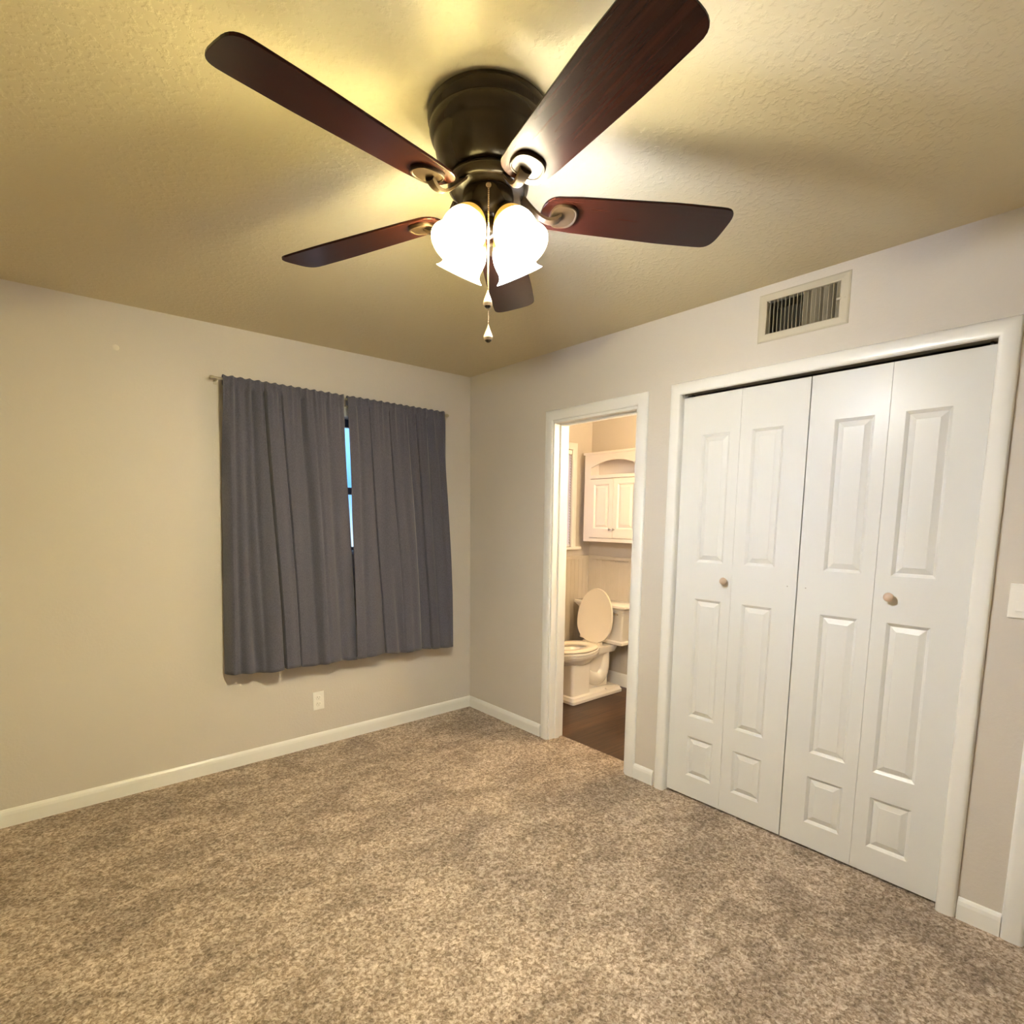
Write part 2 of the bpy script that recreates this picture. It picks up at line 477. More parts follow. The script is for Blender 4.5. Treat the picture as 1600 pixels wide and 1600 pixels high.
bm = bmesh.new(); base_run(bm, (XL, 0), (0, 0), (0, -1))
struct(obj("baseboard_back", bm, MAT['trim']), "white baseboard under the curtained window", "baseboard")
bm = bmesh.new()
base_run(bm, (0, -0.014), (0, -0.786), (-1, 0))
struct(obj("baseboard_right", bm, MAT['trim']), "white baseboard between the corner and the bathroom doorway", "baseboard")
bm = bmesh.new()
base_run(bm, (0, -1.542), (0, -1.668), (-1, 0))
struct(obj("baseboard_right", bm, MAT['trim']), "short white baseboard between bathroom doorway and closet", "baseboard")
bm = bmesh.new()
base_run(bm, (0, -2.983), (0, -3.103), (-1, 0))
struct(obj("baseboard_right", bm, MAT['trim']), "short white baseboard under the light switch", "baseboard")
bm = bmesh.new(); base_run(bm, (XL, -0.014), (XL, YB), (1, 0))
struct(obj("baseboard_left", bm, MAT['trim']), "white baseboard on the wall opposite the closet", "baseboard")
bm = bmesh.new()
base_run(bm, (BX, -0.02), (BX, BY), (-1, 0), h=0.115, t=0.016)
struct(obj("baseboard_bathroom", bm, MAT['trim']), "white baseboard behind the toilet", "baseboard")

# casings: mitred three-sided frames with a rounded profile
def casing(bm, a0, a1, zt, w, t, face, sgn, axis='y', sides=3, zb=0.0):
    """a0<a1 inner edges along the wall axis, zt inner top; grows outward by w; stands t off the wall at coordinate `face` in direction sgn"""
    prof = [(0, 0), (0, t * 0.55), (0.004, t * 0.82), (0.012, t * 0.98), (w * 0.5, t), (w - 0.014, t * 0.94), (w - 0.005, t * 0.72), (w, t * 0.40), (w, 0)]
    path = [(a0, zb, -1, 0), (a0, zt, -1, 1), (a1, zt, 1, 1), (a1, zb, 1, 0)]
    if sides == 4: path = [(a0, zb, -1, -1), (a0, zt, -1, 1), (a1, zt, 1, 1), (a1, zb, 1, -1), (a0, zb, -1, -1)]
    rings = []
    for a, z, da, dz in path:
        ring = []
        for u, h in prof:
            A = a + da * u; Zz = z + dz * u; F = face + sgn * h
            ring.append((F, A, Zz) if axis == 'y' else (A, F, Zz))
        rings.append(ring)
    loft(bm, rings, cap0=sides == 3, cap1=sides == 3)
    return bm

# bathroom doorway (no door leaf in sight)
d1 = struct(empty("door_1", (0, -(D0 + D1) / 2, 0)), "white cased bathroom doorway standing open", "doorway")
def child(o, root):
    o.parent = root; o.matrix_parent_inverse = root.matrix_basis.inverted(); return o
o = child(obj("casing", casing(bmesh.new(), -D1 - 0.001, -D0 + 0.001 - 0.004, DZ, 0.062, 0.018, 0.0, -1), MAT['trim']), d1)
auto_smooth(o, 50)
o = child(bevel(obj("jamb", boxes((-0.004, 0.124, -D0 - 0.016, -D0 + 0.0, 0, DZ), (-0.004, 0.124, -D1 - 0.0, -D1 + 0.010, 0, DZ), (-0.004, 0.124, -D1, -D0, DZ - 0.016, DZ)), MAT['trim']), 0.002), d1)
o = child(bevel(obj("door_stop", boxes((0.045, 0.08, -D0 - 0.027, -D0 - 0.015, 0, DZ - 0.016), (0.045, 0.08, -D1 + 0.009, -D1 + 0.021, 0, DZ - 0.016), (0.045, 0.08, -D1 + 0.02, -D0 - 0.026, DZ - 0.028, DZ - 0.015)), MAT['trim']), 0.002), d1)
o = child(obj("casing", casing(bmesh.new(), -D1, -D0, DZ, 0.062, 0.018, 0.12, 1), MAT['trim']), d1)
auto_smooth(o, 50)

# closet frame
d2 = struct(empty("door_2", (0, -(CL0 + CL1) / 2, 0)), "white rounded casing framing the bifold closet", "closet frame")
o = child(obj("casing", casing(bmesh.new(), -CL1, -CL0, CLZ, 0.0575, 0.021, 0.0, -1), MAT['trim']), d2); auto_smooth(o, 50)
child(obj("jamb", boxes((-0.002, 0.12, -CL0 - 0.0005, -CL0 + 0.004, 0, CLO), (-0.002, 0.12, -CL1 - 0.004, -CL1 + 0.0005, 0, CLO)), MAT['trim']), d2)
tr = child(obj("door_track", boxes((0.024, 0.026, -CL1 + 0.001, -CL0 - 0.001, CLO - 0.022, CLO - 0.0005), (0.052, 0.054, -CL1 + 0.001, -CL0 - 0.001, CLO - 0.022, CLO - 0.0005), (0.026, 0.052, -CL1 + 0.001, -CL0 - 0.001, CLO - 0.003, CLO - 0.0005)), MAT['track']), d2)
tr["label"] = "grey steel track above the closet doors"

# entry doorway at the frame edge
d3 = struct(empty("door_3", (0, -(E0 + E1) / 2, 0)), "white casing of the entry door beside the light switch", "door")
o = child(obj("casing", casing(bmesh.new(), -E1, -E0, DZ, 0.062, 0.018, 0.0, -1), MAT['trim']), d3); auto_smooth(o, 50)

# ------------------------------------------------------------------ panelled door leaves
def leaf_mesh(w, h, t, panels):
    """front face at x=0 looking to -x, width along -y from 0, z from 0; panels = (y0, y1, z0, z1)"""
    bm = bmesh.new()
    ys = sorted({0.0, w, *[p[0] for p in panels], *[p[1] for p in panels]})
    zs = sorted({0.0, h, *[p[2] for p in panels], *[p[3] for p in panels]})
    def V(y, z, d): return bm.verts.new((d, -y, z))
    for a, b in zip(ys, ys[1:]):
        for c, d in zip(zs, zs[1:]):
            pan = any(abs(a - p[0]) < 1e-6 and abs(b - p[1]) < 1e-6 and abs(c - p[2]) < 1e-6 and abs(d - p[3]) < 1e-6 for p in panels)
            if not pan:
                bm.faces.new((V(a, c, 0), V(b, c, 0), V(b, d, 0), V(a, d, 0)))
            else:
                prev = None
                for ins, dep in ((0, 0), (0.009, 0.0065), (0.0115, 0.0095), (0.0135, 0.0095), (0.032, 0.0025), (0.034, 0.0012)):
                    q = [V(a + ins, c + ins, dep), V(b - ins, c + ins, dep), V(b - ins, d - ins, dep), V(a + ins, d - ins, dep)]
                    if prev:
                        for k in range(4):
                            bm.faces.new((prev[k], prev[(k + 1) % 4], q[(k + 1) % 4], q[k]))
                    prev = q
                bm.faces.new(prev)
    # sides and back
    A = [(0, 0), (0, -w)]
    c = [bm.verts.new(p) for p in ((0, 0, 0), (0, -w, 0), (0, -w, h), (0, 0, h), (t, 0, 0), (t, -w, 0), (t, -w, h), (t, 0, h))]
    for f in ((0, 4, 5, 1), (1, 5, 6, 2), (2, 6, 7, 3), (3, 7, 4, 0), (4, 7, 6, 5)):
        bm.faces.new([c[i] for i in f])
    bmesh.ops.remove_doubles(bm, verts=bm.verts, dist=1e-5)
    return bm

ew = E1 - E0 - 0.030
ep = [(0.11, ew / 2 - 0.05), (ew / 2 + 0.05, ew - 0.11)]
o = child(obj("door_leaf", leaf_mesh(ew, DZ - 0.026, 0.035, [(a, b, c, d) for a, b in ep for c, d in ((0.22, 0.72), (0.90, 1.50), (1.62, 1.86))]), MAT['door']), d3)
o.matrix_basis = Matrix.Translation((0.030, -E0 - 0.015, 0.010))
child(obj("jamb", boxes((-0.002, 0.12, -E0 - 0.013, -E0, 0, DZ), (-0.002, 0.12, -E1, -E1 + 0.013, 0, DZ), (-0.002, 0.12, -E1 + 0.013, -E0 - 0.013, DZ - 0.013, DZ)), MAT['trim']), d3)
kn = lathe([(0, 0), (0.030, 0.0), (0.030, 0.004), (0.012, 0.008), (0.011, 0.030), (0.024, 0.038), (0.027, 0.050), (0.020, 0.060), (0, 0.063)], 28, Matrix.Translation((0.030, -E1 + 0.075, 0.96)) @ Matrix.Rotation(-math.pi / 2, 4, 'Y'))
child(obj("knob", kn, MAT['chrome'], None, smooth=True), d3)

LX, LZ0, LZ1 = 0.020, 0.0105, 2.0318
EDGES = (1.7385, 2.0356, 2.3322, 2.6208, 2.9195)
PANZ = ((0.121, 0.332), (0.438, 1.048), (1.231, 1.846))
def bifold(label, e, pans, knob_leaf, knob_d):
    root = empty("bifold_closet_door", (LX, -e[0], LZ0))
    tag(root, label, "closet door", "bifold closet doors", "thing")
    for k in range(2):
        g0 = 0.0022 if e[0] > 2 and k == 0 else 0.0006
        g1 = 0.0022 if e[0] < 2 and k == 1 else 0.0006
        y0, y1 = e[k] + g0, e[k + 1] - g1
        lf = obj("door_leaf", leaf_mesh(y1 - y0, LZ1 - LZ0, 0.030, [(pans[k][0] - y0, pans[k][1] - y0, a - LZ0, b - LZ0) for a, b in PANZ]), MAT['door'], root)
        lf.location = (0, -(y0 - e[0]), 0)
        if k == knob_leaf:
            kb = lathe([(0.0, 0.0), (0.008, 0.0), (0.007, 0.008), (0.0085, 0.013), (0.0155, 0.018), (0.0175, 0.024), (0.0155, 0.030), (0.008, 0.0335), (0, 0.034)], 28, Matrix.Rotation(-math.pi / 2, 4, 'Y'))
            ko = obj("knob", kb, MAT['knob'], lf, smooth=True)
            ko.location = (0.0, -(knob_d - y0), 1.151 - LZ0)
            ko["label"] = "round unfinished wood knob"
        else:
            hd = 2.292 if e[0] < 2 else 2.368
            ho = obj("screw_hole", lathe([(0, -0.0004), (0.0022, -0.0003), (0.0030, 0.0003)], 12, Matrix.Rotation(-math.pi / 2, 4, 'Y')), MAT['hole'], lf)
            ho.location = (-0.0004, -(hd - y0), 1.153 - LZ0)
            ho["label"] = "small grey filled screw hole"
    hp = obj("hinge_pivot", boxes((0.030, 0.044, -(e[2] - e[0]) / 2 - 0.005 + 0.27 * (1 if knob_leaf == 0 else -1), -(e[2] - e[0]) / 2 + 0.005 + 0.27 * (1 if knob_leaf == 0 else -1), LZ1 - LZ0, LZ1 - LZ0 + 0.018)), MAT['chrome'], root)
    return root
bifold("white bifold closet door pair next to the bathroom doorway", EDGES[0:3], ((1.847, 1.987), (2.092, 2.230)), 0, 2.006)
bifold("white bifold closet door pair next to the light switch", EDGES[2:5], ((2.432, 2.573), (2.673, 2.814)), 1, 2.678)

# ------------------------------------------------------------------ bedroom window behind the curtains
w1 = struct(empty("window_1", ((W0 + W1) / 2, 0.05, WZ0)), "double hung window mostly hidden behind dark curtains", "window")
o = child(obj("casing", casing(bmesh.new(), W0, W1, WZ1, 0.062, 0.016, 0.0, -1, axis='x', zb=WZ0), MAT['trim']), w1)
child(bevel(obj("window_sill", boxes((W0 - 0.08, W1 + 0.08, -0.034, 0.05, WZ0 - 0.024, WZ0)), MAT['trim']), 0.004), w1)
fy0, fy1 = 0.055, 0.095
zm0, zm1 = 1.579, 1.624
fr = child(bevel(obj("window_frame", boxes((W0, W0 + 0.045, fy0, fy1, WZ0, WZ1), (W1 - 0.045, W1, fy0, fy1, WZ0, WZ1), (W0 + 0.045, W1 - 0.045, fy0, fy1, WZ1 - 0.050, WZ1), (W0 + 0.045, W1 - 0.045, fy0, fy1, zm0, zm1), (W0 + 0.045, W1 - 0.045, fy0, fy1, WZ0, WZ0 + 0.02)), MAT['sash']), 0.003), w1)
fr["label"] = "window sash with its backlit darkness put into the colour"
child(obj("pane", boxes((W0 + 0.046, W1 - 0.046, 0.074, 0.077, zm1 + 0.001, WZ1 - 0.051)), MAT['pane']), w1)
child(obj("pane", boxes((W0 + 0.046, W1 - 0.046, 0.074, 0.077, WZ0 + 0.021, zm0 - 0.001)), MAT['pane']), w1)

# bathroom window
w2 = struct(empty("window_2", ((BW0 + BW1) / 2, 0.05, BWZ0)), "narrow white framed bathroom window with lowered blind", "window")
o = child(obj("casing", casing(bmesh.new(), BW0, BW1, BWZ1, 0.060, 0.016, 0.0, -1, axis='x', zb=BWZ0), MAT['trim']), w2)
child(bevel(obj("window_sill", boxes((BW0 - 0.09, BW1 + 0.095, -0.045, 0.05, BWZ0 - 0.022, BWZ0)), MAT['trim']), 0.004), w2)
child(bevel(obj("window_frame", boxes((BW0, BW0 + 0.035, 0.07, 0.11, BWZ0, BWZ1), (BW1 - 0.035, BW1, 0.07, 0.11, BWZ0, BWZ1), (BW0 + 0.035, BW1 - 0.035, 0.07, 0.11, BWZ1 - 0.04, BWZ1), (BW0 + 0.035, BW1 - 0.035, 0.07, 0.11, 1.59, 1.63), (BW0 + 0.035, BW1 - 0.035, 0.07, 0.11, BWZ0, BWZ0 + 0.03)), MAT['trim']), 0.003), w2)
child(obj("pane", boxes((BW0 + 0.036, BW1 - 0.036, 0.088, 0.091, BWZ0 + 0.031, 1.589)), MAT['pane']), w2)
child(obj("pane", boxes((BW0 + 0.036, BW1 - 0.036, 0.088, 0.091, 1.631, BWZ1 - 0.041)), MAT['pane']), w2)
bl = tag(empty("window_blind", ((BW0 + BW1) / 2, 0.014, BWZ1 - 0.002)), "white slatted blind hanging in the bathroom window", "blind")
hw = (BW1 - BW0) / 2 - 0.003
bm = bmesh.new()
nsl = 34
for k in range(nsl):
    z = -0.05 - k * (BWZ1 - BWZ0 - 0.085) / (nsl - 1)
    loft(bm, [[(-hw, -0.007, z - 0.0125), (-hw, 0, z + 0.0005), (-hw, 0.007, z + 0.0125), (-hw, 0.0064, z + 0.0130), (-hw, -0.0008, z + 0.0010), (-hw, -0.0076, z - 0.0120)],
              [(hw, -0.007, z - 0.0125), (hw, 0, z + 0.0005), (hw, 0.007, z + 0.0125), (hw, 0.0064, z + 0.0130), (hw, -0.0008, z + 0.0010), (hw, -0.0076, z - 0.0120)]])
obj("slats", bm, MAT['blind'], bl)
bevel(obj("headrail", boxes((-hw, hw, -0.016, 0.016, -0.036, 0.0)), MAT['plate'], bl), 0.002)
bevel(obj("bottom_rail", boxes((-hw, hw, -0.012, 0.012, -(BWZ1 - BWZ0) + 0.006, -(BWZ1 - BWZ0) + 0.022)), MAT['plate'], bl), 0.002)

# bathroom wainscot with chair rail
def grooved(bm, u0, u1, z0, z1, put, pitch=0.05, g=0.006):
    u = u0
    while u < u1 - 1e-6:
        b = min(u + pitch - g, u1)
        put(bm, u, b, z0, z1, 0.010)
        if b < u1: put(bm, b, min(b + g, u1), z0, z1, 0.0085)
        u += pitch
    return bm
bm = grooved(bmesh.new(), -1.60, -0.011, 0.115, 1.085, lambda bm, a, b, z0, z1, t: box(bm, BX - t, BX - 0.0002, a, b, z0, z1))
box(bm, BX - 0.022, BX - 0.0002, -1.60, -0.001, 1.085, 1.115)
struct(obj("trim_1", bm, MAT['wainscot']), "beadboard wainscot behind the toilet", "wainscot")
bm = grooved(bmesh.new(), 0.19, BX - 0.012, 0.0, 1.085, lambda bm, a, b, z0, z1, t: box(bm, a, b, -t, -0.0002, z0, z1))
box(bm, 0.19, BX - 0.023, -0.022, -0.0002, 1.085, 1.115)
struct(obj("trim_2", bm, MAT['wainscot']), "beadboard wainscot under the bathroom window", "wainscot")

# ------------------------------------------------------------------ curtains and rod
ROD_Y = -0.062
rod_pts = [(-1.712, ROD_Y, 2.152), (-0.250, ROD_Y, 2.136)]
def rodz(x): return 2.152 + (x + 1.712) / (1.712 - 0.250) * (2.136 - 2.152)
rd = tag(empty("curtain_rod", ((-1.712 - 0.25) / 2, -0.0, 2.144)), "thin metal curtain rod above the window", "curtain rod")
rb = tube(bmesh.new(), rod_pts, 0.0065, 16)
child(obj("rod", rb, MAT['rod'], smooth=False), rd)
for ex, s in ((-1.712, -1), (-0.250, 1)):
    fin = lathe([(0, -0.004), (0.008, -0.004), (0.0095, 0.0), (0.0095, 0.012), (0.006, 0.017), (0, 0.018)], 20, Matrix.Translation((ex, ROD_Y, rodz(ex))) @ Matrix.Rotation(s * math.pi / 2, 4, 'Y'))
    child(obj("end_cap", fin, MAT['rod'], smooth=True), rd)
for ex in (-1.690, -0.262):
    bk = tube(bmesh.new(), [(ex, -0.001, rodz(ex) - 0.004), (ex, -0.03, rodz(ex) - 0.006), (ex, ROD_Y, rodz(ex) - 0.008)], 0.004, 10)
    box(bk, ex - 0.009, ex + 0.009, -0.003, -0.0002, rodz(ex) - 0.022, rodz(ex) + 0.014)
    child(obj("bracket", bk, MAT['rod']), rd)

def curtain(label, xt, xb, zb, folds, seed, edge, side):
    """xt/xb: (left,right) x at the rod and at the hem; zb: hem z left/right; folds: (u_top, u_bot, v0, depth_top, depth_bot, width, sharp)"""
    rnd = random.Random(seed)
    NU, NV = 380, 80
    ph = [rnd.uniform(0, 6.28) for _ in range(8)]
    bm = bmesh.new()
    grid = []
    for j in range(NV + 1):
        v = j / NV
        row = []
        for i in range(NU + 1):
            u = i / NU
            bulge = edge(u, v)
            x = (xt[0] * (1 - v) + xb[0] * v) * (1 - u) + (xt[1] * (1 - v) + xb[1] * v) * u + bulge
            zt = rodz(x) + 0.017
            z = zt * (1 - v) + (zb[0] * (1 - u) + zb[1] * u) * v
            # rod pocket gathers: fine at the top, broad below
            g = max(0.0, 1 - v * 4.5)
            gat = g * (0.0045 * math.sin(u * 95 + ph[0]) + 0.003 * math.sin(u * 151 + ph[1]))
            amp = 0.25 + 0.75 * min(1, v * 1.6)
            broad = amp * (0.016 * math.sin(u * 15 + ph[2] + v * 0.8) + 0.006 * math.sin(u * 33 + ph[3] - v * 1.1)) + (1 - v) ** 2 * 0.003 * math.sin(u * 63 + ph[4] + v * 3)
            d = 0.0
            for (ut, ub, v0, dt, db, w, sh) in folds:
                if v < v0: continue
                uc = ut + (ub - ut) * v + 0.006 * math.sin(v * 5 + ub * 9)
                s = (u - uc) / w
                k = dt + (db - dt) * v
                if v0 > 0: k *= min(1, (v - v0) / 0.15)
                if sh: d += k * math.exp(-abs(s) ** 4)
                else: d += k * math.exp(-s * s)
            y = ROD_Y - 0.013 - (0.042 * min(1, v * 1.3)) - gat - broad + d
            if v < 0.03: y = ROD_Y - 0.0125 - max(0, gat)
            ret = max(0.0, 1 - abs(u - side) / 0.05)          # outer edge turns back to the wall
            k = ret ** 1.5 * max(0.0, min(1.0, (v - 0.03) / 0.25))
            y = y * (1 - k) - 0.026 * k
            y = min(y, -0.022)
            # hem ripple
            z += (0.004 * math.sin(u * 17 + ph[5]) ) * (v > 0.98) + (0.003 * math.sin(u * 95 + ph[0])) * (v < 0.02)
            row.append(bm.verts.new((x, y, z)))
        if j == 0:          # sleeve over and behind the rod
            for dy, dz in ((0.024, -0.050), (0.0225, -0.022), (0.020, -0.004), (0.011, 0.001)):
                grid.append([bm.verts.new((q.co.x, ROD_Y - 0.0125 + dy, q.co.z + dz)) for q in row])
        grid.append(row)
    for a, b in zip(grid, grid[1:]):
        for k in range(NU):
            bm.faces.new((a[k], a[k + 1], b[k + 1], b[k]))
    o = obj("curtain", bm, MAT['fabric'], smooth=True)
    sm = o.modifiers.new("cloth_thickness", 'SOLIDIFY'); sm.thickness = 0.0022; sm.offset = 0
    return tag(o, label, "curtain", "grey curtains on the window")
curtain("dark grey curtain panel hanging on the side of the rod away from the corner", (-1.668, -1.001), (-1.724, -0.966), (0.562, 0.543),
        [(0.315, 0.395, 0, 0.040, 0.085, 0.0085, True), (0.15, 0.19, 0, 0.016, 0.020, 0.028, False), (0.22, 0.26, 0, 0.012, 0.010, 0.018, False), (0.45, 0.53, 0, 0.020, 0.014, 0.007, True),
         (0.62, 0.68, 0, 0.018, 0.022, 0.028, False), (0.72, 0.76, 0, 0.010, 0.008, 0.016, False), (0.84, 0.88, 0, 0.016, 0.020, 0.030, False), (0.08, 0.10, 0, 0.008, 0.014, 0.02, False), (0.37, 0.455, 0, -0.010, -0.022, 0.045, False), (0.10, 0.22, 0.75, 0.0, 0.022, 0.03, False)],
        3, lambda u, v: -u * u * 0.004 * math.sin(math.pi * min(1, v * 2.2)), 0.0)
curtain("dark grey curtain panel hanging on the side of the rod toward the corner", (-0.9775, -0.272), (-0.978, -0.214), (0.553, 0.520),
        [(0.19, 0.28, 0, 0.020, 0.035, 0.008, True), (0.09, 0.10, 0, 0.010, 0.010, 0.02, False), (0.40, 0.46, 0, 0.018, 0.004, 0.008, True), (0.48, 0.56, 0, 0.010, 0.014, 0.03, False), (0.58, 0.66, 0, 0.018, 0.016, 0.018, False),
         (0.66, 0.75, 0, 0.024, 0.060, 0.0075, True), (0.80, 0.84, 0, 0.016, 0.012, 0.022, False), (0.30, 0.42, 0.6, 0.0, 0.030, 0.035, False), (0.90, 0.93, 0, 0.014, 0.008, 0.02, False)],
        11, lambda u, v: (u ** 3) * 0.014 * math.sin(math.pi * min(1, v * 1.0)) + (1 - u) ** 3 * 0.005 * math.sin(math.pi * min(1, v * 2.2)), 1.0)

# ------------------------------------------------------------------ outlet, switch, vent, patch
ol = tag(empty("wall_outlet", (-1.188, -0.0003, 0.290)), "white electrical outlet low on the wall under the curtains", "outlet")
bevel(obj("plate", boxes((-0.035, 0.035, -0.0055, 0, -0.0575, 0.0575)), MAT['plate'], ol), 0.002)
for s in (-1, 1):
    bm = lathe([(0, 0.0025), (0.0150, 0.0025), (0.0165, 0.0), (0.0165, -0.001)], 24, Matrix.Translation((0, -0.0055, s * 0.020)) @ Matrix.Rotation(math.pi / 2, 4, 'X'))
    rc = obj("receptacle", bm, MAT['plate'], ol)
    sl = boxes((-0.0075, -0.0055, -0.0086, -0.0079, s * 0.020 - 0.001, s * 0.020 + 0.009), (0.0055, 0.0075, -0.0086, -0.0079, s * 0.020 - 0.001, s * 0.020 + 0.007), (-0.002, 0.002, -0.0086, -0.0079, s * 0.020 - 0.009, s * 0.020 - 0.005))
    obj("slots", sl, MAT['slot'], rc)
sw = tag(empty("light_switch", (-0.0003, -3.0575, 1.180)), "white rocker light switch between closet and entry door", "light switch")
bevel(obj("plate", boxes((-0.0055, 0, -0.035, 0.035, -0.0575, 0.0575)), MAT['plate'], sw), 0.002)
rk = obj("rocker", loft(bmesh.new(), [[(-0.0055, -0.0165, -0.033), (-0.0100, -0.0165, -0.033), (-0.0068, -0.0165, 0.0), (-0.0072, -0.0165, 0.033), (-0.0055, -0.0165, 0.033)],
                                       [(-0.0055, 0.0165, -0.033), (-0.0100, 0.0165, -0.033), (-0.0068, 0.0165, 0.0), (-0.0072, 0.0165, 0.033), (-0.0055, 0.0165, 0.033)]]), MAT['plate'], sw)

vt = tag(empty("air_vent", (0, -(V0 + V1) / 2, (VZ0 + VZ1) / 2)), "beige painted air vent with vertical louvers high above the closet", "air vent")
hv, hz = (V1 - V0) / 2, (VZ1 - VZ0) / 2
bm = bmesh.new()
ov, oz = hv + 0.034, hz + 0.030
rings = []
for (a, z, x) in ((ov, oz, -0.0003), (ov, oz, -0.003), (ov - 0.006, oz - 0.006, -0.006), (hv + 0.003, hz + 0.003, -0.008), (hv - 0.001, hz - 0.001, -0.006), (hv - 0.001, hz - 0.001, 0.02)):
    rings.append([(x, a, z), (x, -a, z), (x, -a, -z), (x, a, -z)])
loft(bm, rings, False, False)
obj("frame", bm, MAT['vent'], vt)
nl = 18
for k in range(nl):
    yy = hv - 0.010 - k * (2 * hv - 0.020) / (nl - 1)
    ang = math.radians(15 if k < 9 else -24 + 9 * math.sin(k * 2.1))
    bm = boxes((-0.011, 0.011, -0.0009, 0.0009, -hz + 0.001, hz - 0.001))
    bmesh.ops.transform(bm, matrix=Matrix.Translation((0.010, yy, 0)) @ Matrix.Rotation(ang, 4, 'Z'), verts=bm.verts)
    obj("louver", bm, MAT['louver'], vt)
dk = boxes((0.112, 0.118, -hv, hv, -hz, hz), (0.03, 0.112, -hv, -hv + 0.001, -hz, hz), (0.03, 0.112, hv - 0.001, hv, -hz, hz), (0.03, 0.112, -hv, hv, -hz, -hz + 0.001), (0.03, 0.112, -hv, hv, hz - 0.001, hz))
o = obj("duct", dk, MAT['duct'], vt); o["label"] = "dark duct behind the louvers"
sc_ = lathe([(0, 0.0016), (0.003, 0.0012), (0.004, 0.0)], 14, Matrix.Translation((-0.006, -hv - 0.017, 0)) @ Matrix.Rotation(-math.pi / 2, 4, 'Y'))
obj("screw", sc_, MAT['vent'], vt)
bm = boxes((-0.010, -0.004, -hv - 0.004, -hv + 0.012, -0.004, 0.004))
obj("damper_lever", bm, MAT['vent'], vt)

pt = lathe([(0, 0.0018), (0.010, 0.0012), (0.014, 0.0)], 20, Matrix.Translation((-2.118, -0.0002, 2.2346)) @ Matrix.Rotation(math.pi / 2, 4, 'X'))
tag(obj("wall_patch", pt, simple("spackle_patch", (0.70, 0.655, 0.585), 0.6)), "tiny pale spackle dab high on the wall left of the curtains", "wall patch")

# ------------------------------------------------------------------ ceiling fan
FX, FY = -1.5449, -2.1435
fan = tag(empty("ceiling_fan", (FX, FY, H)), "dark bronze ceiling fan with five mahogany blades and lit glass shades", "ceiling fan")
def fz(z): return z - H
prof = [(0.0, 2.4398), (0.146, 2.4398), (0.151, 2.434), (0.1525, 2.424), (0.151, 2.414), (0.146, 2.409), (0.1445, 2.405), (0.148, 2.401), (0.1475, 2.391), (0.1435, 2.378), (0.1385, 2.372), (0.1365, 2.369), (0.1355, 2.362), (0.1315, 2.342), (0.1235, 2.322), (0.111, 2.304), (0.097, 2.293), (0.088, 2.289), (0.0, 2.289)]
auto_smooth(obj("motor_housing", lathe([(r, fz(z)) for r, z in prof], 72), MAT['bronze'], fan), 60)
prof = [(0.0, 2.2885), (0.092, 2.2885), (0.100, 2.284), (0.103, 2.274), (0.100, 2.262), (0.090, 2.256), (0.0, 2.256)]
auto_smooth(obj("flywheel", lathe([(r, fz(z)) for r, z in prof], 64), MAT['bronze'], fan), 50)
prof = [(0.0, 2.2555), (0.062, 2.2555), (0.065, 2.250), (0.065, 2.214), (0.060, 2.202), (0.044, 2.194), (0.030, 2.190), (0.026, 2.170), (0.022, 2.160), (0.010, 2.153), (0.0, 2.152)]
auto_smooth(obj("switch_housing", lathe([(r, fz(z)) for r, z in prof], 56), MAT['bronze'], fan), 50)

def blade_bm():
    out = []
    r0, r1 = 0.138, 0.6535
    # outline half-width as a function of radius, rounded root and tip
    def hwid(r): return 0.0575 + (0.0745 - 0.0575) * min(1, (r - r0) / 0.36)
    pts = []
    nroot = 14
    hr = hwid(r0)
    for k in range(nroot + 1):              # root arc, from -y to +y through the inner end
        a = -math.pi / 2 - math.pi * k / nroot
        ca, sa = math.cos(a), math.sin(a)
        ex = 2 / 2.6
        pts.append((r0 + 0.052 + 0.052 * math.copysign(abs(ca) ** ex, ca), hr * math.copysign(abs(sa) ** ex, sa)))
    for k in range(1, 10): 
        r = r0 + 0.052 + (r1 - 0.045 - r0 - 0.052) * k / 10
        pts.append((r, hwid(r)))
    ht = hwid(r1)
    for k in range(17):                     # tip: rounded corners, gently bowed end
        a = math.pi / 2 - math.pi * k / 16
        ca, sa = math.cos(a), math.sin(a)
        ex = 2 / 3.6
        pts.append((r1 - 0.045 + 0.052 * abs(ca) ** ex, ht * math.copysign(abs(sa) ** ex, sa)))
    for k in range(9, 0, -1):
        r = r0 + 0.052 + (r1 - 0.045 - r0 - 0.052) * k / 10
        pts.append((r, -hwid(r)))
    clean = []
    for p in pts:
        if not clean or (Vector(p) - Vector(clean[-1])).length > 1e-4: clean.append(p)
    if (Vector(clean[0]) - Vector(clean[-1])).length < 1e-4: clean.pop()
    bm = bmesh.new()
    loft(bm, [[(x, y, 0.003) for x, y in clean], [(x, y, -0.003) for x, y in clean]])
    return bm

